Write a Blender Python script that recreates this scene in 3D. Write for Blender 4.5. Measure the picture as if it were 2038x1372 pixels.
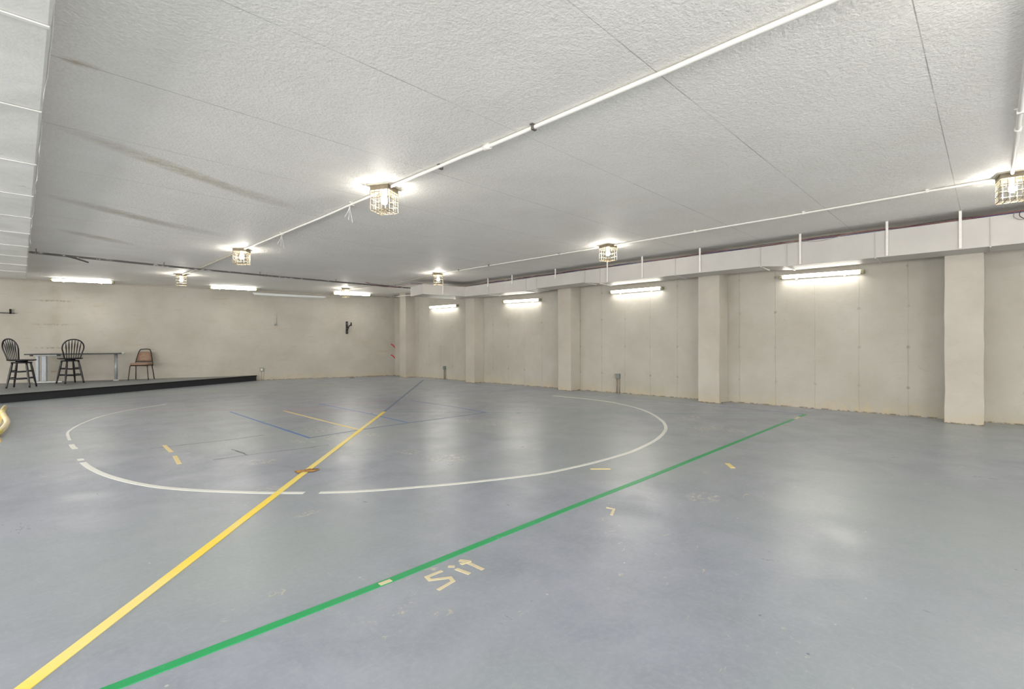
import bpy, bmesh, math, random
from mathutils import Vector, Matrix
random.seed(7)
for o in list(bpy.data.objects): bpy.data.objects.remove(o)
SC = bpy.context.scene
COL = SC.collection
PI = math.pi
S = 1.1                     # metres per unit of eye height; the eye is at z = S above the floor
def W(x, y, z): return Vector((x*S, y*S, (z+1)*S))    # survey coordinates (eye = 0,0,0) to world metres

# ------------------------------------------------------------------ camera
cam = bpy.data.cameras.new('camera'); co = bpy.data.objects.new('camera', cam); COL.objects.link(co); SC.camera = co
yaw, pitch, roll = 0.792497, -0.00121247, -0.00322291
fw = Vector((math.sin(yaw)*math.cos(pitch), math.cos(yaw)*math.cos(pitch), math.sin(pitch)))
rt = Vector((math.cos(yaw), -math.sin(yaw), 0)); up = rt.cross(fw)
r2 = math.cos(roll)*rt + math.sin(roll)*up; u2 = -math.sin(roll)*rt + math.cos(roll)*up
co.matrix_world = Matrix(((r2.x, u2.x, -fw.x, 0), (r2.y, u2.y, -fw.y, 0), (r2.z, u2.z, -fw.z, S), (0, 0, 0, 1)))
cam.sensor_width = 36; cam.lens = 966.48/2038*36; cam.clip_start = 0.05; cam.clip_end = 100

# ------------------------------------------------------------------ world, exposure
w = bpy.data.worlds.new('world'); SC.world = w; w.use_nodes = True
w.node_tree.nodes['Background'].inputs[0].default_value = (0.8, 0.85, 0.9, 1); w.node_tree.nodes['Background'].inputs[1].default_value = 0.2
SC.view_settings.view_transform = 'Standard'; SC.view_settings.look = 'None'
SC.view_settings.gamma = 1; SC.view_settings.use_curve_mapping = False
SC.view_settings.exposure = 0.85
BULB_W = 26.0       # power of each caged ceiling bulb and of each added fill point
TUBE_E = 23.0       # emission of each fluorescent tube
FILL_W = 200.0      # added soft fill panels behind and left of the camera

def point_light(p, power, radius, color, name='lamp_light', parent=None):
    l = bpy.data.lights.new(name, 'POINT'); l.energy = power; l.shadow_soft_size = radius; l.color = color
    o = bpy.data.objects.new(name, l); COL.objects.link(o); o.location = p
    if parent: o.parent = parent
    return o
# added soft fill panels in the unseen part of the hall: left wall (facing +x) and front wall (facing +y)
for (x, y, ln, rot, pw) in [(-5.85, 5.5, 16.0, (0, -PI/2, 0), 2.5), (-1.5, -4.85, 5.0, (PI/2, 0, 0), 1.2), (4.0, -4.85, 5.0, (PI/2, 0, 0), 0.55)]:
    l = bpy.data.lights.new('hall_fill_light', 'AREA'); l.shape = 'RECTANGLE'
    l.size = ln*S if rot[0] else 1.9; l.size_y = 1.9 if rot[0] else ln*S
    l.energy = FILL_W*pw; l.color = (1.0, 0.98, 0.95)
    o = bpy.data.objects.new('hall_fill_light', l); COL.objects.link(o); o.location = W(x, y, 0.05); o.rotation_euler = rot

# ------------------------------------------------------------------ mesh helpers
def box(bm, a, b, mi=0):
    x0, y0, z0 = a; x1, y1, z1 = b
    v = [bm.verts.new(p) for p in ((x0,y0,z0),(x1,y0,z0),(x1,y1,z0),(x0,y1,z0),(x0,y0,z1),(x1,y0,z1),(x1,y1,z1),(x0,y1,z1))]
    for f in ((0,3,2,1),(4,5,6,7),(0,1,5,4),(1,2,6,5),(2,3,7,6),(3,0,4,7)):
        bm.faces.new([v[i] for i in f]).material_index = mi
def beam(bm, p, q, w_, h_, upv=(0,0,1)):
    p = Vector(p); q = Vector(q); d = (q-p).normalized(); u = Vector(upv)
    s = d.cross(u)
    if s.length < 1e-4: s = d.cross(Vector((1,0,0)))
    s.normalize(); u = s.cross(d)
    v = []
    for c in (p, q):
        for a, b in ((-1,-1),(1,-1),(1,1),(-1,1)): v.append(bm.verts.new(c + s*a*w_/2 + u*b*h_/2))
    for f in ((0,1,2,3),(7,6,5,4),(0,4,5,1),(1,5,6,2),(2,6,7,3),(3,7,4,0)): bm.faces.new([v[i] for i in f])
def tube(bm, pts, rad, n=10, closed=False, cap=True):
    pts = [Vector(p) for p in pts]; m = len(pts)
    rads = rad if isinstance(rad, (list, tuple)) else [rad]*m
    rings = []; ref = None
    for i, p in enumerate(pts):
        a = pts[(i-1) % m] if (closed or i > 0) else p
        b = pts[(i+1) % m] if (closed or i < m-1) else p
        d = (b-a).normalized()
        if ref is None:
            ref = Vector((0,0,1)) if abs(d.z) < 0.9 else Vector((1,0,0))
        s = d.cross(ref).normalized(); t = s.cross(d).normalized(); ref = t
        rings.append([bm.verts.new(p + (s*math.cos(2*PI*k/n) + t*math.sin(2*PI*k/n))*rads[i]) for k in range(n)])
    R = range(m if closed else m-1)
    for i in R:
        A = rings[i]; B = rings[(i+1) % m]
        for k in range(n): bm.faces.new((A[k], A[(k+1)%n], B[(k+1)%n], B[k])).smooth = True
    if cap and not closed:
        bm.faces.new(rings[0][::-1]); bm.faces.new(rings[-1])
def lathe(bm, prof, n=24, c=(0,0,0)):
    rings = []
    for r, z in prof:
        rings.append([bm.verts.new((c[0]+max(r,1e-4)*math.cos(2*PI*k/n), c[1]+max(r,1e-4)*math.sin(2*PI*k/n), c[2]+z)) for k in range(n)])
    for A, B in zip(rings, rings[1:]):
        for k in range(n): bm.faces.new((A[k], A[(k+1)%n], B[(k+1)%n], B[k])).smooth = True
    bm.faces.new(rings[0][::-1]); bm.faces.new(rings[-1])
def spline(pts, n=8, closed=False):
    pts = [Vector(p) for p in pts]; out = []; m = len(pts)
    for i in range(m if closed else m-1):
        p0 = pts[(i-1)%m] if (closed or i>0) else pts[i]; p1 = pts[i]; p2 = pts[(i+1)%m]
        p3 = pts[(i+2)%m] if (closed or i+2<m) else p2
        for k in range(n):
            t = k/n
            out.append(0.5*((2*p1)+(p2-p0)*t+(2*p0-5*p1+4*p2-p3)*t*t+(3*p1-p0-3*p2+p3)*t**3))
    if not closed: out.append(pts[-1])
    return out
def strip(bm, pts, width, z0, z1, ragged=0.0):
    """flat band of tape lying on the floor along pts (world xy metres)"""
    pts = [Vector((p[0], p[1])) for p in pts]; m = len(pts); L = []
    for i, p in enumerate(pts):
        a = pts[max(i-1, 0)]; b = pts[min(i+1, m-1)]; d = (b-a).normalized(); nn = Vector((-d.y, d.x))
        w0 = width/2*(1+random.uniform(-ragged, ragged)); w1 = width/2*(1+random.uniform(-ragged, ragged))
        q = [p+nn*w0, p-nn*w1]
        L.append([bm.verts.new((q[0].x, q[0].y, z1)), bm.verts.new((q[1].x, q[1].y, z1)), bm.verts.new((q[1].x, q[1].y, z0)), bm.verts.new((q[0].x, q[0].y, z0))])
    for A, B in zip(L, L[1:]):
        for k in range(4): bm.faces.new((A[k], A[(k+1)%4], B[(k+1)%4], B[k]))
    bm.faces.new(L[0]); bm.faces.new(L[-1][::-1])
def obj(name, bm, mat, parent=None, bevel=0, smooth=False, center=False, loc=None):
    bmesh.ops.recalc_face_normals(bm, faces=bm.faces)
    me = bpy.data.meshes.new(name)
    c = Vector((0,0,0))
    if center:
        lo = Vector([min(v.co[i] for v in bm.verts) for i in range(3)]); hi = Vector([max(v.co[i] for v in bm.verts) for i in range(3)])
        c = (lo+hi)/2; c.z = lo.z
        for v in bm.verts: v.co -= c
    bm.to_mesh(me); bm.free()
    o = bpy.data.objects.new(name, me); COL.objects.link(o); o.location = c
    for m_ in (mat if isinstance(mat, (list, tuple)) else [mat]): me.materials.append(m_)
    if parent is not None: o.parent = parent
    if smooth:
        for p in me.polygons: p.use_smooth = True
    if bevel:
        b = o.modifiers.new('bevel', 'BEVEL'); b.width = bevel; b.segments = 2; b.limit_method = 'ANGLE'
    return o
def tag(o, label, cat, group=None, kind=None):
    if label: o['label'] = label
    if cat: o['category'] = cat
    if group: o['group'] = group
    if kind: o['kind'] = kind
    return o
def thing(name, label, cat, loc, rotz=0, group=None):
    o = bpy.data.objects.new(name, None); COL.objects.link(o); o.empty_display_size = 0.1
    o.location = loc; o.rotation_euler = (0, 0, rotz)
    return tag(o, label, cat, group)
def dup(root, loc, rotz, label):
    r = root.copy(); COL.objects.link(r); r.location = loc; r.rotation_euler = (0, 0, rotz); r['label'] = label
    for ch in list(root.children):
        c = ch.copy(); COL.objects.link(c); c.parent = r
        for g in ch.children:
            d = g.copy(); COL.objects.link(d); d.parent = c
    return r
def struct(o): o['kind'] = 'structure'; return o
NB = bmesh.new

# ------------------------------------------------------------------ materials
class N:
    """small node builder"""
    def __init__(s, name):
        s.m = bpy.data.materials.new(name); s.m.use_nodes = True; s.t = s.m.node_tree; s.b = s.t.nodes['Principled BSDF']; s._co = None
    def node(s, ty, **k):
        n = s.t.nodes.new(ty)
        for a, b in k.items(): setattr(n, a, b)
        return n
    def L(s, a, b): s.t.links.new(a, b)
    def co(s):
        if s._co is None: s._co = s.node('ShaderNodeTexCoord').outputs['Object']
        return s._co
    def map(s, scale=(1,1,1), loc=(0,0,0), rot=(0,0,0), src=None):
        n = s.node('ShaderNodeMapping'); n.inputs['Scale'].default_value = scale; n.inputs['Location'].default_value = loc; n.inputs['Rotation'].default_value = rot
        s.L(src or s.co(), n.inputs[0]); return n.outputs[0]
    def noise(s, scale, detail=4, rough=0.55, vec=None, dist=0):
        n = s.node('ShaderNodeTexNoise'); n.inputs['Scale'].default_value = scale; n.inputs['Detail'].default_value = detail
        n.inputs['Roughness'].default_value = rough; n.inputs['Distortion'].default_value = dist
        s.L(vec or s.co(), n.inputs['Vector']); return n.outputs[0]
    def vor(s, scale, feature='F1', vec=None, rnd=1):
        n = s.node('ShaderNodeTexVoronoi', feature=feature); n.inputs['Scale'].default_value = scale; n.inputs['Randomness'].default_value = rnd
        s.L(vec or s.co(), n.inputs['Vector']); return n.outputs['Distance']
    def ramp(s, fac, lo, hi, inv=False):
        n = s.node('ShaderNodeMapRange'); n.inputs[1].default_value = lo; n.inputs[2].default_value = hi
        n.inputs[3].default_value = 1 if inv else 0; n.inputs[4].default_value = 0 if inv else 1; n.clamp = True
        s.L(fac, n.inputs[0]); return n.outputs[0]
    def math(s, op, a, b=None, c=None):
        n = s.node('ShaderNodeMath', operation=op)
        for i, v in enumerate((a, b, c)):
            if v is None: continue
            if isinstance(v, (int, float)): n.inputs[i].default_value = v
            else: s.L(v, n.inputs[i])
        return n.outputs[0]
    def xyz(s, vec=None):
        n = s.node('ShaderNodeSeparateXYZ'); s.L(vec or s.co(), n.inputs[0]); return n.outputs
    def mix(s, fac, a, b):
        n = s.node('ShaderNodeMix', data_type='RGBA')
        if isinstance(fac, (int, float)): n.inputs[0].default_value = fac
        else: s.L(fac, n.inputs[0])
        for i, v in ((6, a), (7, b)):
            if isinstance(v, tuple): n.inputs[i].default_value = (*v[:3], 1)
            else: s.L(v, n.inputs[i])
        return n.outputs[2]
    def bump(s, h, strength=0.3, dist=0.01, prev=None):
        n = s.node('ShaderNodeBump'); n.inputs['Strength'].default_value = strength; n.inputs['Distance'].default_value = dist
        s.L(h, n.inputs['Height'])
        if prev is not None: s.L(prev, n.inputs['Normal'])
        return n.outputs[0]
    def out(s, color=None, rough=None, normal=None, metal=None, spec=None):
        b = s.b
        for k, v in (('Base Color', color), ('Roughness', rough), ('Normal', normal), ('Metallic', metal), ('Specular IOR Level', spec)):
            if v is None: continue
            if isinstance(v, tuple): b.inputs[k].default_value = (*v[:3], 1)
            elif isinstance(v, (int, float)): b.inputs[k].default_value = v
            else: s.L(v, b.inputs[k])
        return s.m
def sx(*c):   # sRGB 0-255 to linear
    return tuple(((v/255)/12.92 if v/255 <= 0.04045 else ((v/255+0.055)/1.055)**2.4) for v in c)
def simple(name, col, rough=0.5, metal=0, var=0.15, nscale=20, bump=0.0):
    n = N(name); a = n.noise(nscale, 5)
    c = n.mix(n.ramp(a, 0.35, 0.7), tuple(v*(1-var) for v in col), tuple(min(1, v*(1+var*0.5)) for v in col))
    nm = n.bump(a, bump, 0.002) if bump else None
    return n.out(c, rough, nm, metal)
def emit(name, col, strength):
    n = N(name); n.out(col, 0.4); n.b.inputs['Emission Color'].default_value = (*col, 1); n.b.inputs['Emission Strength'].default_value = strength
    n.m.cycles.emission_sampling = 'FRONT' if hasattr(n.m.cycles, 'emission_sampling') else n.m.cycles.emission_sampling
    return n.m

# floor: painted blue grey concrete, scuffed, with chips and pale specks
n = N('painted_floor'); P = n.co()
big = n.noise(0.55, 5, 0.6); med = n.noise(2.2, 6, 0.65, n.map((1, 1, 1), (3, 7, 0)), 0.4); fine = n.noise(38, 5, 0.7)
FL_A = sx(151, 156, 169); FL_B = sx(134, 140, 152); FL_C = sx(150, 158, 161)
c = n.mix(n.ramp(med, 0.38, 0.66), FL_A, FL_B)
c = n.mix(n.ramp(n.noise(0.35, 3, 0.5, n.map((1,1,1),(11,2,0))), 0.4, 0.62), c, FL_C)
c = n.mix(n.math('MULTIPLY', n.ramp(fine, 0.45, 0.75), 0.22), c, sx(186, 190, 194))
# drag scuffs
sc1 = n.noise(3.0, 6, 0.75, n.map((1.0, 9, 1), (0, 0, 0), (0, 0, 0.8)), 1.2)
c = n.mix(n.math('MULTIPLY', n.ramp(sc1, 0.50, 0.80), 0.12), c, sx(126, 131, 140))
sc2 = n.noise(2.6, 7, 0.8, n.map((8, 1.0, 1), (4, 9, 0), (0, 0, 0.5)), 1.0)
c = n.mix(n.math('MULTIPLY', n.ramp(sc2, 0.56, 0.75), 0.22), c, sx(196, 199, 199))
# chipped patches showing old beige coat
reg = n.ramp(n.noise(0.75, 2, 0.5, n.map((1,1,1),(5.3,1.7,0))), 0.53, 0.60)
chip = n.ramp(n.noise(9, 8, 0.75, n.map((1, 1.7, 1), (2, 2, 0), (0, 0, 0.35)), 0.6), 0.615, 0.635)
c = n.mix(n.math('MULTIPLY', n.math('MULTIPLY', reg, chip), 0.75), c, sx(196, 188, 168))
# known worn spots: clusters of chips, one dark scuffed patch
cell = n.ramp(n.noise(17, 7, 0.8, n.map((1, 1, 1), (6, 3, 0)), 1.0), 0.53, 0.57)
tot = None
for (sx_, sy_, lx, ly) in [(2.5, 5.62, .2, .3), (2.07, 5.08, .12, .18), (2.4, 5.05, .18, .2), (3.07, 5.53, .14, .22), (2.75, 4.85, .13, .16), (1.46, 4.44, .13, .14), (1.22, 3.56, .1, .07), (2.64, 3.37, .19, .18), (4.23, 4.48, .24, .2), (4.11, 4.83, .15, .17), (2.53, 3.85, .1, .14), (5.71, 2.38, .28, .15), (5.73, 2.07, .14, .14), (3.12, 1.33, .13, .1), (1.2, 2.88, .09, .04), (1.29, 1.24, .05, .02), (6.3, 2.9, .3, .2)]:
    mp = n.node('ShaderNodeMapping'); mp.vector_type = 'TEXTURE'; mp.inputs['Location'].default_value = (sx_*S, sy_*S, 0); mp.inputs['Scale'].default_value = (lx*S, ly*S, 1)
    mp.inputs['Rotation'].default_value = (0, 0, 0); n.L(n.co(), mp.inputs[0]); q = n.xyz(mp.outputs[0])
    m_ = n.ramp(n.math('ADD', n.math('MULTIPLY', q[0], q[0]), n.math('MULTIPLY', q[1], q[1])), 0.4, 1.3, True)
    tot = m_ if tot is None else n.math('MAXIMUM', tot, m_)
c = n.mix(n.math('MULTIPLY', n.math('MULTIPLY', tot, cell), 0.85), c, sx(206, 198, 182))
mp = n.node('ShaderNodeMapping'); mp.vector_type = 'TEXTURE'; mp.inputs['Location'].default_value = (4.5*S, 7.4*S, 0); mp.inputs['Scale'].default_value = (1.1*S, 0.8*S, 1); mp.inputs['Rotation'].default_value = (0, 0, 0.8); n.L(n.co(), mp.inputs[0]); q = n.xyz(mp.outputs[0])
m_ = n.ramp(n.math('ADD', n.math('ADD', n.math('MULTIPLY', q[0], q[0]), n.math('MULTIPLY', q[1], q[1])), n.math('MULTIPLY', med, 0.6)), 0.3, 1.2, True)
c = n.mix(n.math('MULTIPLY', m_, 0.30), c, sx(96, 102, 120))
# pale specks and dark specks
v1 = n.vor(5.5, vec=n.map((1,1,1),(1,4,0))); sp = n.ramp(v1, 0.022, 0.04, True)
c = n.mix(n.math('MULTIPLY', sp, 0.7), c, sx(206, 206, 198))
v2 = n.vor(2.1, vec=n.map((1,1,1),(8,3,0))); c = n.mix(n.math('MULTIPLY', n.ramp(v2, 0.008, 0.016, True), 0.7), c, sx(88, 88, 92))
# hair scratches
wv = n.vor(1.3, 'DISTANCE_TO_EDGE', n.map((1,1,1),(3,3,0))); scr = n.math('MULTIPLY', n.ramp(wv, 0.0, 0.004, True), n.ramp(n.noise(1.1, 3), 0.52, 0.6))
c = n.mix(n.math('MULTIPLY', scr, 0.0), c, sx(110, 114, 122))
ro = n.math('ADD', n.math('MULTIPLY', n.ramp(med, 0.3, 0.7), 0.12), n.math('ADD', n.math('MULTIPLY', n.ramp(sc2, 0.4, 0.7), 0.07), 0.26))
wavy = n.noise(5.0, 3, 0.5, n.map((1,1,1),(2,8,0)))
nm = n.bump(wavy, 0.16, 0.006); nm = n.bump(n.noise(60, 4, 0.6), 0.14, 0.002, nm); pass
M_floor = n.out(c, ro, nm, spec=0.75)

# ceiling: white stippled plank slabs with joints every 1.2 m and old leak stains
n = N('stippled_ceiling')
x, y, z = n.xyz()
wob = n.math('MULTIPLY', n.math('SUBTRACT', n.noise(1.5, 3), 0.5), 0.005)
yy = n.math('DIVIDE', n.math('SUBTRACT', n.math('ADD', y, wob), 0.247*S), 1.0935*S)
fr = n.math('ABSOLUTE', n.math('SUBTRACT', n.math('FRACT', n.math('ADD', yy, 0.5)), 0.5))
joint = n.ramp(fr, 0.0010, 0.0036, True)
stip = n.noise(55, 4, 0.6); stip2 = n.noise(22, 4, 0.6); mot = n.noise(1.3, 6, 0.65)
c = n.mix(n.ramp(mot, 0.35, 0.68), sx(242, 240, 235), sx(235, 232, 226))
c = n.mix(n.math('MULTIPLY', n.ramp(stip, 0.3, 0.62, True), 0.22), c, sx(178, 176, 170))
js = n.math('MULTIPLY', joint, n.math('ADD', n.math('MULTIPLY', n.ramp(n.noise(1.2, 4), 0.42, 0.6), 0.40), 0.24))
c = n.mix(js, c, sx(96, 92, 86))
def stain(col_in, cx_, cy_, ang, lx, ly, amt, colr):
    mp = n.node('ShaderNodeMapping'); mp.vector_type = 'TEXTURE'
    mp.inputs['Location'].default_value = (cx_*S, cy_*S, 0); mp.inputs['Rotation'].default_value = (0, 0, ang); mp.inputs['Scale'].default_value = (lx*S, ly*S, 1)
    n.L(n.co(), mp.inputs[0]); q = n.xyz(mp.outputs[0])
    rr = n.math('ADD', n.math('MULTIPLY', q[0], q[0]), n.math('MULTIPLY', q[1], q[1]))
    nz = n.noise(7, 6, 0.75, n.map((1, 2.5, 1), (cx_, cy_, 0), (0, 0, -ang)))
    f = n.math('MULTIPLY', n.ramp(rr, 0.0, 1.0, True), n.ramp(nz, 0.25, 0.66))
    return n.mix(n.math('MULTIPLY', f, amt), col_in, colr)
c = n.mix(n.math('MULTIPLY', n.ramp(n.vor(1.9), 0.008, 0.02, True), 0.7), c, sx(110, 106, 100))
c = stain(c, 0.95, 5.03, 0.48, 0.95, 0.13, 0.75, sx(172, 160, 128))
c = stain(c, 1.7, 5.38, 0.4, 0.6, 0.16, 0.45, sx(150, 144, 126))
c = stain(c, 0.85, 7.2, 0.50, 0.8, 0.16, 0.75, sx(156, 147, 120))
c = stain(c, 1.5, 7.5, 0.35, 0.7, 0.2, 0.4, sx(150, 144, 128))
c = stain(c, 0.8, 9.05, 0.6, 0.6, 0.16, 0.7, sx(156, 147, 116))
c = stain(c, 0.24, 3.52, 0.0, 0.10, 0.05, 0.7, sx(160, 140, 100))
h = n.math('ADD', n.math('MULTIPLY', stip, 0.6), n.math('MULTIPLY', stip2, 0.6))
nm = n.bump(h, 0.9, 0.010); nm = n.bump(joint, -0.6, 0.004, nm)
M_ceil = n.out(c, 0.62, nm, spec=0.35)

# walls: cream painted rough concrete
def wall_mat(name, seams=None, c1=sx(184, 180, 171), c2=sx(171, 166, 155), axis=1, blotch=0.5):
    n = N(name); x, y, z = n.xyz()
    mot = n.noise(1.1, 6, 0.62); gr = n.noise(30, 5, 0.65)
    c = n.mix(n.ramp(mot, 0.35, 0.68), c1, c2)
    c = n.mix(n.math('MULTIPLY', n.ramp(gr, 0.5, 0.75), 0.15), c, sx(184, 174, 152))
    # horizontal board streaks and rubbed dirt
    st = n.noise(2.2, 7, 0.72, n.map((0.9, 0.9, 5)), 0.8)
    c = n.mix(n.math('MULTIPLY', n.ramp(st, 0.57, 0.70), 0.25*blotch), c, sx(168, 148, 118))
    # ochre damp line at the foot of the wall
    foot = n.math('MULTIPLY', n.ramp(n.math('ADD', z, n.math('MULTIPLY', n.math('SUBTRACT', n.noise(3.5, 5, 0.7), 0.5), 0.5)), 0.0, 0.22, True), n.ramp(n.noise(12, 5, 0.7), 0.35, 0.6))
    c = n.mix(n.math('MULTIPLY', foot, 0.45), c, sx(196, 176, 130))
    dk = n.math('MULTIPLY', n.ramp(z, 0.008, 0.022, True), n.ramp(n.noise(9, 4, 0.7), 0.45, 0.55))
    c = n.mix(n.math('MULTIPLY', dk, 0.8), c, sx(92, 78, 52))
    # hair cracks and chips
    wp = n.node('ShaderNodeMix', data_type='VECTOR'); wp.inputs[0].default_value = 0.22
    nv = n.node('ShaderNodeTexNoise'); nv.inputs['Scale'].default_value = 2.5; nv.inputs['Detail'].default_value = 6; n.L(n.co(), nv.inputs['Vector'])
    n.L(n.map((1, 1, 1.6), (2, 5, 3)), wp.inputs[4]); n.L(nv.outputs[1], wp.inputs[5])
    cr = n.vor(0.9, 'DISTANCE_TO_EDGE', wp.outputs[1])
    cm = n.math('MULTIPLY', n.ramp(n.math('ADD', cr, n.math('MULTIPLY', n.noise(14, 4), 0.006)), 0.003, 0.007, True), n.ramp(n.noise(0.9, 3, 0.5, n.map((1,1,1),(9,2,4))), 0.55, 0.62))
    c = n.mix(n.math('MULTIPLY', cm, 0.25), c, sx(150, 134, 108))
    chp = n.math('MULTIPLY', n.ramp(n.vor(3.1, vec=n.map((1,1,1),(4,4,4))), 0.02, 0.035, True), 1.0)
    c = n.mix(n.math('MULTIPLY', chp, 0.4), c, sx(150, 134, 110))
    hgt = n.math('ADD', n.math('MULTIPLY', gr, 0.35), n.math('MULTIPLY', n.noise(4, 4, 0.6), 1.2))
    nm = n.bump(hgt, 0.35, 0.012); nm = n.bump(n.math('ADD', cm, chp), -0.5, 0.004, nm)
    if seams:
        s0, sp = seams; a = (x, y)[axis]
        q = n.math('DIVIDE', n.math('SUBTRACT', n.math('ADD', a, n.math('MULTIPLY', n.math('SUBTRACT', n.noise(2.5, 3), 0.5), 0.02)), s0), sp)
        fr = n.math('ABSOLUTE', n.math('SUBTRACT', n.math('FRACT', n.math('ADD', q, 0.5)), 0.5))
        sm = n.ramp(fr, 0.004, 0.014, True)
        zz = n.math('ABSOLUTE', n.math('SUBTRACT', n.math('FRACT', n.math('DIVIDE', n.math('SUBTRACT', z, 0.12), 0.61)), 0.5))
        tie = n.math('MULTIPLY', n.ramp(fr, 0.015, 0.05, True), n.ramp(zz, 0.015, 0.05, True))
        tie = n.math('MULTIPLY', tie, n.ramp(n.noise(16, 4, 0.7), 0.42, 0.6))
        c = n.mix(n.math('MULTIPLY', sm, n.math('ADD', n.math('MULTIPLY', n.ramp(n.noise(3, 4), 0.4, 0.6), 0.25), 0.05)), c, sx(150, 138, 116))
        c = n.mix(n.math('MULTIPLY', tie, 0.6), c, sx(134, 120, 96))
        nm = n.bump(n.math('ADD', sm, n.math('MULTIPLY', tie, 1.5)), 0.6, 0.006, nm)
    return n.out(c, 0.72, nm, spec=0.25)
M_wallR = wall_mat('cream_concrete_wall', (0.25*S, 0.55*S), blotch=0.6)
M_wallB = wall_mat('cream_concrete_back_wall', (0.59*S, 9.6*S), axis=0, blotch=2.2)
M_pillar = wall_mat('cream_concrete_pillar', None, sx(187, 182, 172), sx(173, 167, 156), blotch=0.7)

M_duct = simple('white_painted_duct', sx(188, 185, 180), 0.5, 0, 0.06, 3, 0.3)
n = N('white_painted_metal_duct'); a = n.noise(1.4, 6, 0.6, n.map((1, 1, 1), (0, 0, 0), (0, 0, 0.4)), 0.6)
c = n.mix(n.ramp(a, 0.4, 0.62), sx(234, 233, 229), sx(218, 218, 213)); c = n.mix(n.math('MULTIPLY', n.ramp(n.noise(2.4, 5, 0.7), 0.66, 0.72), 0.5), c, sx(140, 152, 156))
M_ductL = n.out(c, 0.36, n.bump(n.noise(50, 4), 0.35, 0.004, n.bump(n.noise(1.7, 3), 0.5, 0.03)), 0.0, 0.6)
M_strap = simple('white_strap', sx(226, 223, 218), 0.5, 0, 0.05)
n = N('peeling_white_paint_conduit'); a = n.noise(30, 6, 0.7, n.map((1, 1, 1)))
M_cond = n.out(n.mix(n.ramp(a, 0.67, 0.71), sx(228, 226, 220), sx(120, 110, 100)), 0.5, n.bump(a, 0.5, 0.004))
n = N('dark_pipe_flaking_paint'); a = n.noise(6, 7, 0.75, n.map((1, 1, 3)))
M_pipe = n.out(n.mix(n.ramp(a, 0.56, 0.6), sx(92, 88, 86), sx(206, 204, 198)), 0.6, n.bump(a, 0.5, 0.004))
M_darkpeel = simple('dark_peeled_strip', sx(84, 78, 76), 0.7, 0, 0.3)
M_clip = simple('dark_clip', sx(110, 104, 98), 0.5, 0.3, 0.2)
M_tan = simple('tan_painted_conduit', sx(186, 180, 166), 0.6, 0, 0.15)
M_cage = simple('cream_painted_steel_cage', sx(124, 113, 92), 0.45, 0, 0.15, 30)
M_plate = simple('cream_mounting_plate', sx(226, 218, 196), 0.5, 0, 0.15)
M_bulb = emit('lit_bulb', (1.0, 0.93, 0.82), 28.0)
M_tube = emit('lit_fluorescent_lens', (1.0, 0.975, 0.90), TUBE_E)
M_house = simple('grey_fixture_housing', sx(196, 194, 180), 0.5, 0.1, 0.1)
M_cap = simple('olive_grey_end_cap', sx(150, 146, 118), 0.5, 0.1, 0.35, 60)
M_white = simple('white_enamel', sx(226, 228, 228), 0.35, 0, 0.03)
M_black = simple('black_painted_wood', sx(28, 27, 30), 0.35, 0, 0.3)
M_blackm = simple('black_metal', sx(24, 25, 28), 0.4, 0.3, 0.2)
n = N('black_stage_fascia'); a = n.noise(6, 6, 0.7, n.map((1, 1, 6)))
M_fascia = n.out(n.mix(n.math('MULTIPLY', n.ramp(a, 0.62, 0.75), 0.5), sx(26, 28, 33), sx(78, 78, 76)), 0.55, n.bump(a, 0.2, 0.003))
n = N('worn_grey_stage_deck'); a = n.noise(3, 7, 0.7, n.map((1, 3, 1), (0, 0, 0), (0, 0, 0.48)))
c = n.mix(n.ramp(a, 0.38, 0.66), sx(146, 149, 150), sx(116, 119, 120)); c = n.mix(n.ramp(n.vor(4.0), 0.03, 0.05, True), c, sx(190, 192, 190))
M_deck = n.out(c, 0.55, n.bump(a, 0.2, 0.002))
M_steel = simple('pale_grey_steel', sx(160, 166, 170), 0.4, 0.2, 0.1)
M_steelw = simple('pale_grey_foot', sx(206, 208, 206), 0.4, 0, 0.1)
M_top = simple('dark_grey_tabletop', sx(92, 98, 104), 0.3, 0, 0.15)
M_topedge = simple('black_table_edge', sx(34, 38, 42), 0.5, 0, 0.1)
M_vinyl = simple('tan_brown_vinyl', sx(146, 118, 98), 0.45, 0, 0.18, 16, 0.1)
M_bronze = simple('dark_bronze_tube', sx(52, 44, 38), 0.4, 0.4, 0.1)
M_boxg = simple('grey_outlet_box', sx(130, 134, 130), 0.45, 0.3, 0.1)
M_boxw = simple('pale_cover_plate', sx(206, 206, 196), 0.45, 0.0, 0.1)
M_pipeg = simple('grey_outlet_conduit', sx(150, 140, 126), 0.5, 0.1, 0.15)
M_pipew = simple('white_outlet_conduit', sx(214, 208, 194), 0.5, 0.0, 0.1)
def tape_mat(name, col, worn=None, fac=0.3, thr=0.55, rough=0.4, under=None, sc=5):
    n = N(name); a = n.noise(sc, 6, 0.7); b = n.noise(1.1, 2, 0.5, n.map((1,1,1),(3,1,0)))
    c = n.mix(n.math('MULTIPLY', n.ramp(b, 0.42, 0.58), fac), col, worn or tuple(min(1, v*1.25) for v in col))
    if under: c = n.mix(n.ramp(a, thr, thr+0.04), c, under)
    return n.out(c, rough)
FLC = sx(158, 165, 175)
M_ty = tape_mat('yellow_tape', sx(248, 218, 66), sx(240, 222, 140), 0.9)
M_ty2 = tape_mat('worn_yellow_tape', sx(232, 200, 92), sx(226, 208, 150), 0.8, under=FLC, thr=0.66)
M_tg = tape_mat('green_tape', sx(18, 158, 88), sx(40, 150, 92), 0.5, under=sx(60, 168, 112), thr=0.62)
M_tgf = tape_mat('faint_green_line', sx(80, 138, 126), sx(96, 140, 134), 0.7, under=FLC, thr=0.74)
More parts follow.
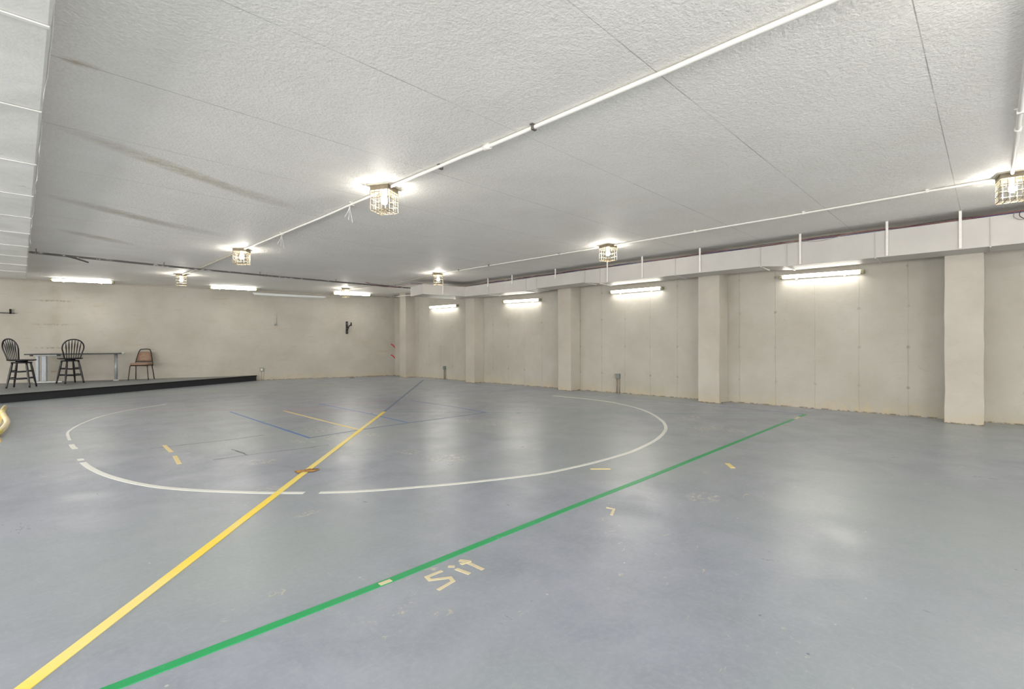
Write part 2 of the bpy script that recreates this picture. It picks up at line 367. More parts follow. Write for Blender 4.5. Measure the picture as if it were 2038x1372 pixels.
M_tb = tape_mat('blue_tape', sx(66, 112, 176), sx(86, 120, 172), 0.6)
M_tbd = tape_mat('dark_blue_line', sx(90, 108, 138), sx(100, 116, 146), 0.7, under=FLC, thr=0.62)
M_tbf = tape_mat('faint_blue_line', sx(92, 112, 168), sx(112, 128, 172), 0.7, under=FLC, thr=0.72)
M_tr = tape_mat('faint_red_line', sx(176, 108, 120), sx(164, 120, 134), 0.7, under=FLC, thr=0.74)
M_tw = tape_mat('white_tape', sx(228, 228, 222), sx(214, 214, 206), 0.5, under=sx(196, 198, 196), thr=0.66)
M_tc = tape_mat('old_masking_tape', sx(220, 206, 166), sx(208, 196, 162), 0.6, under=sx(196, 190, 172), thr=0.60, sc=12)
M_crack = simple('dark_crack', sx(112, 114, 116), 0.8, 0, 0.2)
n = N('rust_stain'); a = n.noise(14, 6, 0.8)
M_rust = n.out(n.mix(n.ramp(a, 0.42, 0.56), sx(128, 72, 40), sx(196, 150, 70)), 0.7)
n = N('yellow_cream_hose'); x, y, z = n.xyz(); M_hose = n.out(n.mix(n.ramp(n.noise(3, 2), 0.45, 0.5), sx(222, 206, 92), sx(232, 214, 176)), 0.45)
M_redp = simple('red_paint_mark', sx(190, 50, 56), 0.6, 0, 0.1)
M_board = simple('brown_board', sx(150, 138, 118), 0.7, 0, 0.2)
M_wr = simple('red_cable', sx(140, 74, 80), 0.5, 0, 0.1); M_wb = simple('blue_cable', sx(70, 84, 140), 0.5, 0, 0.1)
M_wg = simple('grey_cable', sx(150, 142, 140), 0.5, 0, 0.1); M_wk = simple('dark_cable', sx(58, 46, 54), 0.5, 0, 0.1)

# ------------------------------------------------------------------ room shell
ZC = 1.532; XR = 8.489; SB = 0.261; YB0 = 15.888
def wy(x): return YB0 - SB*x        # back wall line
X0, Y0 = -6.0, -5.0
bm = NB(); box(bm, W(X0-.2, Y0-.2, -1.1), W(XR+.2, 17.9, -1.0)); floor = struct(obj('floor', bm, M_floor))
bm = NB(); box(bm, W(X0-.2, Y0-.2, ZC), W(XR+.2, 17.9, ZC+.15)); struct(obj('ceiling', bm, M_ceil))
bm = NB(); box(bm, W(XR, Y0-.2, -1.0), W(XR+.2, 14.2, ZC)); struct(obj('wall_right', bm, M_wallR))
bm = NB(); box(bm, W(X0-.2, Y0, -1.0), W(X0, 17.7, ZC)); struct(obj('wall_left', bm, M_wallR))
bm = NB(); box(bm, W(X0, Y0-.2, -1.0), W(XR, Y0, ZC)); struct(obj('wall_front', bm, M_wallB))
def quadbox(bm, P2, z0, z1):
    v = [bm.verts.new(W(p[0], p[1], z0)) for p in P2] + [bm.verts.new(W(p[0], p[1], z1)) for p in P2]; m = len(P2)
    bm.faces.new(v[:m][::-1]); bm.faces.new(v[m:])
    for i in range(m): bm.faces.new((v[i], v[(i+1)%m], v[m+(i+1)%m], v[m+i]))
bm = NB(); quadbox(bm, [(X0, wy(X0)), (XR, wy(XR)), (XR, wy(XR)+.25), (X0, wy(X0)+.25)], -1.0, ZC); struct(obj('wall_back', bm, M_wallB))
# hairline cracks across the slab
for pts in ([(0.888,5.785),(1.297,5.736),(1.613,5.708),(1.898,5.739)], [(1.182,4.817),(1.456,4.793),(1.902,4.725),(2.16,4.69)], [(1.426,5.158),(1.45,4.8)]):
    bm = NB(); q = spline([(p[0]*S, p[1]*S, 0) for p in pts], 6); strip(bm, [(p.x+random.uniform(-.006,.006), p.y+random.uniform(-.006,.006)) for p in q], 0.014, 0.0, 0.0004, 0.6)
    obj('crack', bm, M_crack, floor)

# pillars along the right wall
XPF = 8.14
plab = ['cream concrete pillar in the far corner beside the back wall', 'cream concrete pillar between the two farthest right wall tube lights',
        'cream concrete pillar left of the grey outlet under the third tube light', 'cream concrete pillar right of the grey outlet with double conduit',
        'widest and nearest cream concrete pillar at the right edge of the picture']
for k, (ya, yb) in enumerate([(12.525, 12.84), (9.411, 9.745), (6.305, 6.65), (3.198, 3.555), (0.057, 0.412)]):
    xf = (8.15, 8.16, 8.16, 8.13, 8.09)[k]
    bm = NB(); a = W(xf, ya, -1); b = W(XR, yb, ZC if k == 0 else 1.30)
    # slightly irregular cast shaft, rings every 25 cm
    rings = []; nz = 12
    for i in range(nz+1):
        z = a.z + (b.z-a.z)*i/nz
        j = [random.uniform(-.005, .005) for _ in range(3)]
        rings.append([bm.verts.new(p) for p in ((a.x+j[0], a.y+j[1], z), (b.x, a.y+j[1], z), (b.x, b.y+j[2], z), (a.x+j[0], b.y+j[2], z))])
    for A, B in zip(rings, rings[1:]):
        for q in range(4): bm.faces.new((A[q], A[(q+1)%4], B[(q+1)%4], B[q]))
    bm.faces.new(rings[0][::-1]); bm.faces.new(rings[-1])
    o = obj('pillar', bm, M_pillar, bevel=0.006); tag(o, plab[k], 'pillar', 'pillars along the right wall')

# ------------------------------------------------------------------ stage platform
HP = 0.145; ZP = -1+HP
ax, ay, bx_, by_ = 4.62, 14.56, -5.9, 9.42    # front edge, right end to left end
st = thing('stage_platform', 'low stage platform with grey deck and black front along the back wall', 'platform', W(0, 13.5, -1))
bm = NB(); quadbox(bm, [(bx_, by_+.04), (ax, ay+.03), (ax, wy(ax)-.005), (bx_, wy(bx_)-.005)], -1, ZP-.003)
for v in bm.verts: v.co -= st.location
obj('deck', bm, M_deck, st)
bm = NB(); quadbox(bm, [(bx_, by_), (ax+.01, ay), (ax+.01, ay+.04), (bx_, by_+.04)], -1, ZP)
for v in bm.verts: v.co -= st.location
obj('fascia_board', bm, M_fascia, st)
bm = NB(); dx, dy = ax-bx_, ay-by_
quadbox(bm, [(bx_, by_-.012), (ax+.02, ay-.012), (ax+.02, ay+.05), (bx_, by_+.05)], ZP-.022, ZP+.004)
for v in bm.verts: v.co -= st.location
obj('nosing', bm, M_blackm, st)
ZT = (ZP+1)*S   # deck height in metres

# ------------------------------------------------------------------ table on the stage
t2 = Vector((0.9676, -0.2525, 0)); n2 = Vector((-0.2525, -0.9676, 0))     # along wall, into the room
rotw = math.atan2(t2.y, t2.x)
tb = thing('office_table', 'long grey topped table with pale steel legs against the back wall on the stage', 'table', W(0.93, 15.24, ZP)+Vector((0,0,0)), rotw)
L2, D2, HT = 0.905, 0.29, 0.735
bm = NB(); box(bm, (-L2, -D2, HT-.004), (L2, D2, HT)); obj('table_top', bm, M_top, tb)
bm = NB(); box(bm, (-L2, -D2-.003, HT-.028), (L2+.003, D2, HT-.0045)); obj('top_edge', bm, M_topedge, tb, bevel=0.004)
bm = NB(); tube(bm, [(L2-.10, -0.02, 0.012), (L2-.10, -0.02, HT-.03)], 0.036, 20); lg = obj('leg', bm, M_steel, tb)
bm = NB(); lathe(bm, [(0.062, 0), (0.062, 0.012), (0.036, 0.03)], 20, (L2-.10, -0.02, 0)); obj('foot', bm, M_steelw, lg)
bm = NB(); lathe(bm, [(0.032, 0), (0.034, 0.02), (0.03, 0.05)], 16, (L2+.038, 0.05, HT-.035)); obj('cable_grommet', bm, M_steelw, tb)
bm = NB(); beam(bm, (-0.60, -.02, 0.03), (-0.60, -.02, HT-.05), 0.10, 0.055, (0,1,0)); obj('leg', bm, M_steel, tb, bevel=0.02)
bm = NB(); beam(bm, (-0.77, 0.16, 0.03), (-0.77, 0.16, HT-.05), 0.07, 0.05, (0,1,0)); obj('leg', bm, M_steel, tb, bevel=0.015)
bm = NB(); beam(bm, (-0.80, 0.0, 0.02), (-0.26, -0.02, 0.02), 0.07, 0.035); beam(bm, (-0.77, 0.16, 0.02), (-0.74, 0.0, 0.02), 0.06, 0.035); obj('foot_bar', bm, M_steelw, tb, bevel=0.008)
bm = NB(); beam(bm, (-0.80, -.02, HT-.045), (-0.36, -.02, HT-.045), 0.06, 0.03); beam(bm, (-0.77, 0.17, HT-.045), (-0.74, 0.0, HT-.045), 0.06, 0.03); obj('support_bracket', bm, M_steelw, tb)
for q in (-0.83, -0.33):
    bm = NB(); box(bm, (q-.03, -.06, HT-.062), (q+.03, .02, HT-.029)); obj('bracket_pad', bm, M_topedge, tb)

# ------------------------------------------------------------------ swivel bar stools
def make_stool(label, loc, rz, swing=math.radians(-37)):
    t = thing('swivel_bar_stool', label, 'bar stool', loc, rz, 'black swivel bar stools at the table')
    # faces +y; legs
    top = 0.115; bot = 0.19; HL = 0.555
    for a, b in ((-1,-1),(1,-1),(1,1),(-1,1)):
        bm = NB(); prof = []
        for i in range(13):
            u = i/12; p = Vector((a*(bot+(top-bot)*u), b*(bot+(top-bot)*u), 0.004+(HL-.004)*u)); prof.append(p)
        rad = [0.017,0.018,0.016,0.019,0.021,0.020,0.022,0.020,0.022,0.023,0.021,0.019,0.018]
        tube(bm, prof, rad, 12); obj('leg', bm, M_black, t)
    def lp(a, b, u): return Vector((a*(bot+(top-bot)*u), b*(bot+(top-bot)*u), HL*u))
    cs = [(-1,-1),(1,-1),(1,1),(-1,1)]
    for u, dz in ((0.36, 0), (0.64, 0)):
        for i in range(4):
            A = lp(*cs[i], u + (0.04 if i % 2 else 0)); B = lp(*cs[(i+1)%4], u + (0.04 if i % 2 else 0)); bm = NB()
            tube(bm, [A.lerp(B, k/6) for k in range(7)], [0.009,0.011,0.014,0.016,0.014,0.011,0.009], 10); obj('stretcher', bm, M_black, t)
    bm = NB(); lathe(bm, [(0.16, HL-.012), (0.175, HL-.006), (0.175, HL+.012), (0.165, HL+.018)], 28); obj('base_ring', bm, M_black, t)
    bm = NB(); lathe(bm, [(0.10, HL+.018), (0.10, HL+.040)], 20); obj('swivel_plate', bm, M_blackm, t)
    ZS = HL+.04; bm = NB()
    # saddle seat, rounded outline
    out = []
    for k in range(36):
        a = 2*PI*k/36; ca, sa = math.cos(a), math.sin(a); e = 0.72
        out.append((0.235*math.copysign(abs(ca)**e, ca), 0.215*math.copysign(abs(sa)**e, sa)))
    rings = []
    for s_, z_ in ((0.80, ZS), (0.97, ZS+.010), (1.0, ZS+.022), (0.97, ZS+.034), (0.75, ZS+.026), (0.35, ZS+.022)):
        rings.append([bm.verts.new((p[0]*s_, p[1]*s_, z_)) for p in out])
    for A, B in zip(rings, rings[1:]):
        for k in range(36): bm.faces.new((A[k], A[(k+1)%36], B[(k+1)%36], B[k])).smooth = True
    bm.faces.new(rings[0][::-1]); bm.faces.new(rings[-1]); obj('seat', bm, M_black, t)
    # bow back
    def lean(z): return -0.155 - 0.20*(z-ZS)
    pts = []
    for x_, z_ in [(-.150, .03), (-.178, .16), (-.205, .28), (-.185, .38), (-.115, .46), (0, .49), (.115, .46), (.185, .38), (.205, .28), (.178, .16), (.150, .03)]:
        pts.append((x_, lean(ZS+z_) , ZS+z_))
    bm = NB(); tube(bm, spline(pts, 6), 0.0145, 12); obj('bow_back', bm, M_black, t)
    def bowz(x_):
        return ZS + 0.49 - 0.03*(abs(x_)/.115)**2 if abs(x_) < .115 else ZS + .46 - .08*((abs(x_)-.115)/.07)
    for k in range(6):
        u = (k-2.5)/2.5; xb = u*0.105; xt = u*0.145; zt = bowz(xt)-.004
        bm = NB(); A = Vector((xb, lean(ZS+.03), ZS+.03)); B = Vector((xt, lean(zt), zt))
        tube(bm, [A.lerp(B, i/8) for i in range(9)], [0.0065,0.007,0.008,0.009,0.011,0.013,0.013,0.009,0.006], 10); obj('spindle', bm, M_black, t)
    for c_ in t.children:
        if c_.name.split('.')[0] in SWIV: c_.rotation_euler.z = swing
    return t
SWIV = ('seat', 'bow_back', 'spindle')
s1 = make_stool('black spindle back stool at the left edge, seat turned to the right', W(0.03, 14.03, ZP), -math.radians(17.6))
s2 = dup(s1, W(0.80, 14.76, ZP), math.radians(22), 'black spindle back stool in front of the table, its round back facing the camera')

for c_ in s2.children:
    if c_.name.split('.')[0] in SWIV: c_.rotation_euler.z = math.radians(-10)

# ------------------------------------------------------------------ brown stacking chair
ch = thing('stacking_chair', 'brown vinyl padded stacking chair with dark tube frame alone on the stage', 'chair', W(2.125, 14.99, ZP), math.radians(-26))
HS = 0.40
# local: faces -y
for sxn in (-1, 1):
    bm = NB(); tube(bm, spline([(sxn*.225, -.235, 0.0), (sxn*.195, -.205, HS-.05), (sxn*.175, -.17, HS-.012), (sxn*.175, -.10, HS)], 6), 0.012, 10); obj('front_leg', bm, M_bronze, ch)
    bm = NB(); tube(bm, [(sxn*.215, .245, 0.0), (sxn*.185, .17, HS-.02)], 0.012, 10); obj('rear_leg', bm, M_bronze, ch)
bm = NB(); tube(bm, [(-.175,-.17,HS-.012),(.175,-.17,HS-.012),(.185,.17,HS-.012),(-.185,.17,HS-.012)], 0.011, 8, closed=True); obj('seat_frame', bm, M_bronze, ch)
bm = NB()
pts = spline([(-.205, .16, HS-.03), (-.190, .185, HS+.10), (-.155, .225, HS+.28), (-.125, .25, HS+.385), (-.085, .262, HS+.425), (.085, .262, HS+.425), (.125, .25, HS+.385), (.155, .225, HS+.28), (.190, .185, HS+.10), (.205, .16, HS-.03)], 6)
tube(bm, pts, 0.012, 10); tube(bm, [(-.19, .18, HS+.085), (.19, .18, HS+.085)], 0.010, 8); obj('back_frame', bm, M_bronze, ch)
bm = NB()
def padv(x_, z_, off): return (x_, .155 + 0.24*(z_-HS) + off, z_)
prof = [(.172, HS+.10), (.165, HS+.16), (.148, HS+.27), (.130, HS+.345), (.10, HS+.36)]
F_, B_ = [], []
for x_, z_ in prof:
    F_.append([bm.verts.new(padv(x_*s_, z_, -.008 - .016*(1-s_*s_))) for s_ in (-1,-.5,0,.5,1)]); B_.append([bm.verts.new(padv(x_*s_, z_, .022)) for s_ in (-1,-.5,0,.5,1)])
for G in (F_, B_):
    for A, B in zip(G, G[1:]):
        for k in range(4): bm.faces.new((A[k], A[k+1], B[k+1], B[k]))
for k in range(4): bm.faces.new((F_[0][k], F_[0][k+1], B_[0][k+1], B_[0][k])); bm.faces.new((F_[-1][k], F_[-1][k+1], B_[-1][k+1], B_[-1][k]))
for i in range(4):
    for e in (0, 4): bm.faces.new((F_[i][e], F_[i+1][e], B_[i+1][e], B_[i][e]))
o = obj('back_pad', bm, M_vinyl, ch, smooth=True)
bm = NB(); out = []
for k in range(32):
    a = 2*PI*k/32; ca, sa = math.cos(a), math.sin(a); out.append((0.222*math.copysign(abs(ca)**.5, ca), -0.02+0.215*math.copysign(abs(sa)**.5, sa)))
rings = []
for s_, z_ in ((0.93, HS), (1.0, HS+.012), (1.0, HS+.035), (0.95, HS+.052), (0.7, HS+.060), (0.3, HS+.062)):
    rings.append([bm.verts.new((p[0]*s_, p[1]*s_, z_)) for p in out])
for A, B in zip(rings, rings[1:]):
    for k in range(32): bm.faces.new((A[k], A[(k+1)%32], B[(k+1)%32], B[k])).smooth = True
bm.faces.new(rings[0][::-1]); bm.faces.new(rings[-1]); obj('seat_pad', bm, M_vinyl, ch)

# ------------------------------------------------------------------ ceiling bulbs in wire cages
SH, HH = 0.105, 0.262
def make_cage(label, loc, rz):
    t = thing('caged_ceiling_lamp', label, 'ceiling lamp', loc, rz, 'caged bulbs on the ceiling')
    bm = NB(); box(bm, (-SH-.025, -SH-.025, -.008), (SH+.025, SH+.025, 0)); obj('mounting_plate', bm, M_plate, t)
    bm = NB(); B = .0055
    zs = [-HH, -HH+.062, -HH+.124, -HH+.186]
    # top band of solid sheet
    for a in (-1, 1):
        box(bm, (a*SH-.002, -SH, -.055), (a*SH+.002, SH, -.008)); box(bm, (-SH, a*SH-.002, -.055), (SH, a*SH+.002, -.008))
        for z_ in zs:
            beam(bm, (a*SH, -SH-B/2, z_), (a*SH, SH+B/2, z_), B, B); beam(bm, (-SH-B/2, a*SH, z_), (SH+B/2, a*SH, z_), B, B)
        for k in range(5):
            q = -SH + 2*SH*k/4
            beam(bm, (a*SH, q, -HH), (a*SH, q, -.05), B, B); 
            if 0 < k < 4: beam(bm, (q, a*SH, -HH), (q, a*SH, -.05), B, B)
    for k in (1, 2, 3):
        q = -SH + 2*SH*k/4
        beam(bm, (q, -SH, -HH), (q, SH, -HH), B, B); beam(bm, (-SH, q, -HH), (SH, q, -HH), B, B)
    obj('wire_cage', bm, M_cage, t)
    bm = NB(); lathe(bm, [(0.045, -.008), (0.045, -.03), (0.024, -.035), (0.022, -.085)], 20); obj('lamp_holder', bm, M_plate, t)
    bm = NB(); lathe(bm, [(0.0, -.185), (0.018, -.182), (0.031, -.168), (0.036, -.148), (0.031, -.125), (0.018, -.10), (0.014, -.085)], 20); obj('bulb', bm, M_bulb, t)
    return t
cg = [(2.503, 4.209, 28, 'largest caged ceiling lamp, on the thick white conduit above the yellow line'),
      (2.501, 8.533, 53, 'caged ceiling lamp second along the left conduit, before the dark pipe'),
      (2.46, 12.45, -11, 'small caged ceiling lamp between the dark pipe and the back wall, left of centre'),
      (6.348, 8.489, -37, 'caged ceiling lamp hanging in front of the duct elbow'),
      (6.236, 12.5, -26, 'smallest caged ceiling lamp, overlapping the rightmost back wall tube light'),
      (6.426, 4.234, -12, 'caged ceiling lamp on the thin conduit above the third right wall tube light'),
      (6.357, -0.143, 9, 'caged ceiling lamp cut by the right edge of the picture'),
      (2.503, -0.143, 20, 'caged ceiling lamp above the upper right corner, just out of the picture')]
zl = (ZC+1)*S
first = None
for i, (x, y, r, lab) in enumerate(cg):
    loc = Vector((x*S, y*S, zl))
    if first is None: first = make_cage(lab, loc, math.radians(r))
    else: dup(first, loc, math.radians(r), lab)
    point_light(loc + Vector((0, 0, -.148)), BULB_W, 0.045, (1.0, 0.95, 0.87), 'bulb_and_fill_light')
for x, y in ((-1.42, 4.21), (-1.42, 8.53), (-1.42, -.14)):  # added fill points out of view, continuing the lamp grid without cages
    point_light(Vector((x*S, y*S, zl-.15)), BULB_W, 0.05, (1.0, 0.95, 0.87), 'bulb_and_fill_light')

# ------------------------------------------------------------------ tube light fixtures
def fixture(label, p, q, depth=0.10, h=0.058, group='tube lights along the right wall', ceiling=False, normal=None):
    """p,q world end points of the back line of the fixture; body sticks out along normal"""
    L_ = (q-p).length; d = (q-p).normalized(); mid = (p+q)/2
    nrm = normal; upv = Vector((0,0,1))
    t = thing('tube_light', label, 'tube light', mid, 0, group)
    def lc(a, b, c): return d*a + nrm*b + upv*c
    def bx(bm, a0, a1, b0, b1, c0, c1):
        v = [bm.verts.new(lc(a, b, c)) for c in (c0, c1) for a, b in ((a0,b0),(a1,b0),(a1,b1),(a0,b1))]
        for f in ((0,3,2,1),(4,5,6,7),(0,1,5,4),(1,2,6,5),(2,3,7,6),(3,0,4,7)): bm.faces.new([v[i] for i in f])
    e = L_/2
    bm = NB(); bx(bm, -e, e, 0, .045, -h/2, h/2); bx(bm, -e, e, .0, depth+.016, h/2, h/2+.006); obj('housing', bm, M_house, t, bevel=0.004)
    bm = NB(); K = 10; rings = []
    for a in (-e+.055, e-.055):
        rings.append([bm.verts.new(lc(a, .045+(depth-.05)*math.sin(PI*k/K), -(h/2-.003)*math.cos(PI*k/K))) for k in range(K+1)])
    for k in range(K): bm.faces.new((rings[0][k], rings[0][k+1], rings[1][k+1], rings[1][k])).smooth = True
    bm.faces.new(rings[0][::-1]); bm.faces.new(rings[1]); bm.faces.new((rings[0][0], rings[1][0], rings[1][-1], rings[0][-1]))
    obj('lens', bm, M_tube, t)
    for s_ in (-1, 1):
        bm = NB(); a0, a1 = (-e-.004, -e+.055) if s_ < 0 else (e-.055, e+.004)
        bx(bm, a0, a1, .0, depth-.012, -h/2-.002, h/2+.002); obj('end_cap', bm, M_cap, t, bevel=0.012)
        bm = NB(); bx(bm, s_*(e-.26)-.012, s_*(e-.26)+.012, .0, depth*.5, -h/2-.018, -h/2); obj('clip', bm, M_strap, t)
    return t
nx = Vector((-1, 0, 0))
rl = [((11.72, 1.072), (10.42, 1.058), 'farthest right wall tube light, beside the corner pillar'),
      ((8.62, 1.044), (7.40, 1.016), 'second farthest right wall tube light, between two pillars'),
      ((5.52, 1.040), (4.36, 1.034), 'right wall tube light third from the far corner, above the grey outlet'),
      ((2.376, 1.034), (1.28, 1.011), 'longest and nearest right wall tube light, beside the widest pillar')]
for (ya, za), (yb, zb), lab in rl:
    fixture(lab, W(XR, ya, za), W(XR, yb, zb), normal=nx)
nb = Vector((-SB, -1, 0)).normalized()
for (xa, ya), (xb, yb), lab in [((.51, 15.655), (1.649, 15.358), 'back wall tube light above the table, nearest the left duct'),
                                ((3.558, 14.859), (4.675, 14.568), 'middle lit tube light at the top of the back wall'),
                                ((6.59, 14.068), (7.704, 13.777), 'rightmost tube light at the top of the back wall, behind a caged lamp')]:
    k = 0.972
    fixture(lab, W(xa*k, ya*k, 1.487), W(xb*k, yb*k, 1.492), normal=nb, group='tube lights at the top of the back wall')
# unlit eight foot batten
p = W(4.555*.985, 14.599*.985, 1.445*.985-.01); q = W(6.41*.985, 14.115*.985, 1.408*.985)
t = thing('unlit_batten_light', 'long unlit white batten light hanging below the back wall ceiling line', 'tube light', (p+q)/2)
d = (q-p)/2
bm = NB(); beam(bm, -d, d, 0.11, 0.035); obj('reflector', bm, M_white, t, bevel=0.01)
bm = NB(); tube(bm, [-d*.97+Vector((0,0,-.03)), d*.97+Vector((0,0,-.03))], 0.018, 12); obj('tube', bm, M_white, t)
for s_ in (-.8, .8):
    bm = NB(); a = d*s_; tube(bm, [a+Vector((0,0,.01)), Vector((a.x, a.y, zl-t.location.z))], 0.006, 8); obj('hanger_rod', bm, M_tan, t)

# ------------------------------------------------------------------ right duct with elbow
dt = thing('ventilation_duct', 'white painted rectangular duct hung along the right wall with an elbow at its far end', 'duct', W(7.9, 4, 1.1))
XD, XE = 7.70, 8.085
secs = [(-4.9, 1.42, 1.08), (0.02, 1.42, 1.085), (1.05, 1.42, 1.09), (2.07, 1.42, 1.097), (2.42, 1.42, 1.135), (3.9, 1.42, 1.14), (5.25, 1.42, 1.142), (5.60, 1.42, 1.19), (6.85, 1.415, 1.175), (7.1, 1.41, 1.15), (8.2, 1.41, 1.165), (9.40, 1.41, 1.17)]
bm = NB(); rings = []
for y, zt, zb in secs:
    rings.append([bm.verts.new(W(a, y, b)-dt.location) for a, b in ((XD, zb), (XE, zb-.012 if y < 9 else zb), (XE, zt), (XD, zt))])
for A, B in zip(rings, rings[1:]):
    for k in range(4): bm.faces.new((A[k], A[(k+1)%4], B[(k+1)%4], B[k]))
bm.faces.new(rings[0][::-1]); bm.faces.new(rings[-1]); obj('duct_run', bm, M_duct, dt)
bm = NB()
P2 = [(6.62, 9.44), (7.32, 9.33), (XD, 9.20), (XE, 9.20), (XE, 9.95), (7.6, 10.05), (6.75, 10.15)]
m = len(P2)
lo = [bm.verts.new(W(p_[0], p_[1], 1.175)-dt.location) for p_ in P2]; hi = [bm.verts.new(W(p_[0], p_[1], 1.41)-dt.location) for p_ in P2]
bm.faces.new(lo[::-1]); bm.faces.new(hi)
for i in range(m): bm.faces.new((lo[i], lo[(i+1)%m], hi[(i+1)%m], hi[i]))
obj('elbow', bm, M_duct, dt)
# joint flanges round the run
def zb_at(y):
    for (ya, _, za), (yb, _, zb) in zip(secs, secs[1:]):
        if ya <= y <= yb: return za+(zb-za)*(y-ya)/(yb-ya)
for y in (-1.1, 0.0, 1.05, 2.07, 2.42, 3.75, 5.25, 5.60, 6.85, 7.15, 8.35):
    zb = zb_at(y); bm = NB()
    a = W(XD, y, zb)-dt.location; b = W(XE, y, zb-.012)-dt.location; c_ = W(XD, y, 1.41)-dt.location
    beam(bm, a+Vector((-.006, 0, 0)), c_+Vector((-.006, 0, 0)), 0.006, 0.006, (1,0,0)); beam(bm, a+Vector((-.01, 0, -.006)), b+Vector((0.0, 0, -.006)), 0.016, 0.014)
    obj('joint_flange', bm, M_duct, dt)
# strap hangers from the ceiling
for i, y in enumerate((0.25, 0.93, 1.90, 3.33, 4.36, 5.08, 6.33, 7.57, 8.36)):
    bm = NB(); zt = 1.532; zb = (zb_at(y) if i in (0, 1, 2, 3, 4, 5) else 1.33)+.01
    xx = XD-.012
    box(bm, W(xx-.004, y-.013, zb)-dt.location, W(xx+.004, y+.013, zt-.001)-dt.location); obj('hanger_strap', bm, M_strap, dt)
bm = NB(); box(bm, W(7.12, 9.33, 1.2)-dt.location, W(7.13, 9.36, zt-.001)-dt.location); obj('hanger_strap', bm, M_strap, dt)

# ------------------------------------------------------------------ left duct
dl = thing('wide_ceiling_duct', 'wide white sheet metal duct under the ceiling at the left edge', 'duct', W(-.5, 6, 1.36))
bm = NB(); rings = []; yj = [-4.9, -2.6, -1.5, -.4, .65, 1.76, 2.863, 3.934, 5.101, 6.198, 7.268, 8.308, 9.4, 10.5, 11.6, 12.7, 13.87]
for i, y in enumerate(yj):
    for dy in ((0,) if i in (0, len(yj)-1) else (-.03, 0, .03)):
        xo = 0.097 + random.uniform(-.004, .004); dz = 0.004 if dy == 0 else 0
        rings.append([bm.verts.new(W(a, y+dy, b)-dl.location) for a, b in ((-1.1, 1.36-dz), (xo-.012, 1.36-dz), (xo, 1.366), (xo, 1.529), (-1.1, 1.529))])
for A, B in zip(rings, rings[1:]):
    for k in range(5): bm.faces.new((A[k], A[(k+1)%5], B[(k+1)%5], B[k]))
bm.faces.new(rings[0][::-1]); bm.faces.new(rings[-1]); obj('duct_body', bm, M_ductL, dl)
for y in yj[1:-1]:
    bm = NB(); a = W(-1.09, y, 1.352)-dl.location; b = W(0.094, y-.012, 1.352)-dl.location
    beam(bm, a, b, 0.022 if y < 4 else .012, 0.006); obj('seam_rib', bm, M_ductL, dl)
bm = NB(); q = [W(0.1+random.uniform(-.006, .010), -1+.22*i, 1.372+random.uniform(-.01, .004))-dl.location for i in range(68)]
tube(bm, q, [random.uniform(.0012, .004) for _ in q], 6); obj('torn_edge_tape', bm, M_strap, dl)

# ------------------------------------------------------------------ conduits and pipes under the ceiling
def run(name, label, cat, pts, r, mat, clips=(), clipm=None, wob=0.0, coup=(), parts_r=1.5):
    P_ = [W(*p_) for p_ in pts]; c_ = (P_[0]+P_[-1])/2
    t = thing(name, label, cat, c_)
    q = []
    for A, B in zip(P_, P_[1:]):
        nseg = max(1, int((B-A).length/0.35))
        for k in range(nseg): q.append(A.lerp(B, k/nseg)+Vector((random.uniform(-wob, wob), random.uniform(-wob, wob), random.uniform(-wob, 0)))-c_)
    q.append(P_[-1]-c_)
    bm = NB(); tube(bm, q, r, 10); obj('pipe', bm, mat, t)
    for x, y in clips:
        bm = NB(); o_ = W(x, y, ZC)-c_; d = (P_[-1]-P_[0]).normalized(); s_ = Vector((-d.y, d.x, 0))
        beam(bm, o_-s_*(r+.018)+Vector((0,0,-.004)), o_+s_*(r+.018)+Vector((0,0,-.004)), 0.03, 0.007)
        beam(bm, o_-s_*(r+.004)+Vector((0,0,-r-.0065)), o_+s_*(r+.004)+Vector((0,0,-r-.0065)), 0.022, 2*r+.008)
        obj('clip', bm, clipm or mat, t)
    for x, y, z_ in coup:
        bm = NB(); o_ = W(x, y, z_)-c_; d = (P_[-1]-P_[0]).normalized(); tube(bm, [o_-d*.035, o_+d*.035], r*parts_r, 12); obj('coupling', bm, mat, t)
    return t
r1 = 0.0165; z1 = ZC - r1/S - .003
run('conduit', 'thick white conduit with flaking paint crossing the ceiling to the largest caged lamp', 'conduit',
    [(2.522, -.14, z1), (2.526, 2.3, z1), (2.503, 4.1, z1)], r1, M_cond, [(2.526, 2.27), (2.53, 3.34)], M_clip, 0.003, [(2.526, 2.75, z1), (2.526, .35, z1)])
run('conduit', 'white conduit between the largest caged lamp and the next one', 'conduit', [(2.515, 4.32, z1), (2.531, 5.7, z1), (2.505, 8.42, z1)], 0.013, M_cond, [(2.525, 4.9), (2.525, 6.9)], None, 0.002)
run('conduit', 'short white conduit crossing the dark pipe toward the back wall', 'conduit', [(2.505, 8.65, z1), (2.50, 10.85, z1), (2.46, 12.34, z1)], 0.013, M_tan, [(2.50, 10.2)], None, 0.002)
r3 = 0.010; z3 = ZC - .0165/S - .002
run('conduit', 'thin white conduit running from the cut off right lamp along the ceiling', 'conduit', [(6.37, -.03, z3), (6.44, 1.77, z3), (6.43, 4.12, z3)], r3*1.2, M_cond, [(6.39, .45), (6.43, 1.55), (6.44, 2.85), (6.44, 3.9)], None, 0.001)
run('conduit', 'thin white conduit between the third tube light lamp and the duct elbow lamp', 'conduit', [(6.43, 4.35, z3), (6.37, 7.07, z3), (6.35, 8.38, z3)], r3, M_cond, [(6.42, 5.2), (6.37, 6.9), (6.36, 7.8)], M_clip, 0.001)
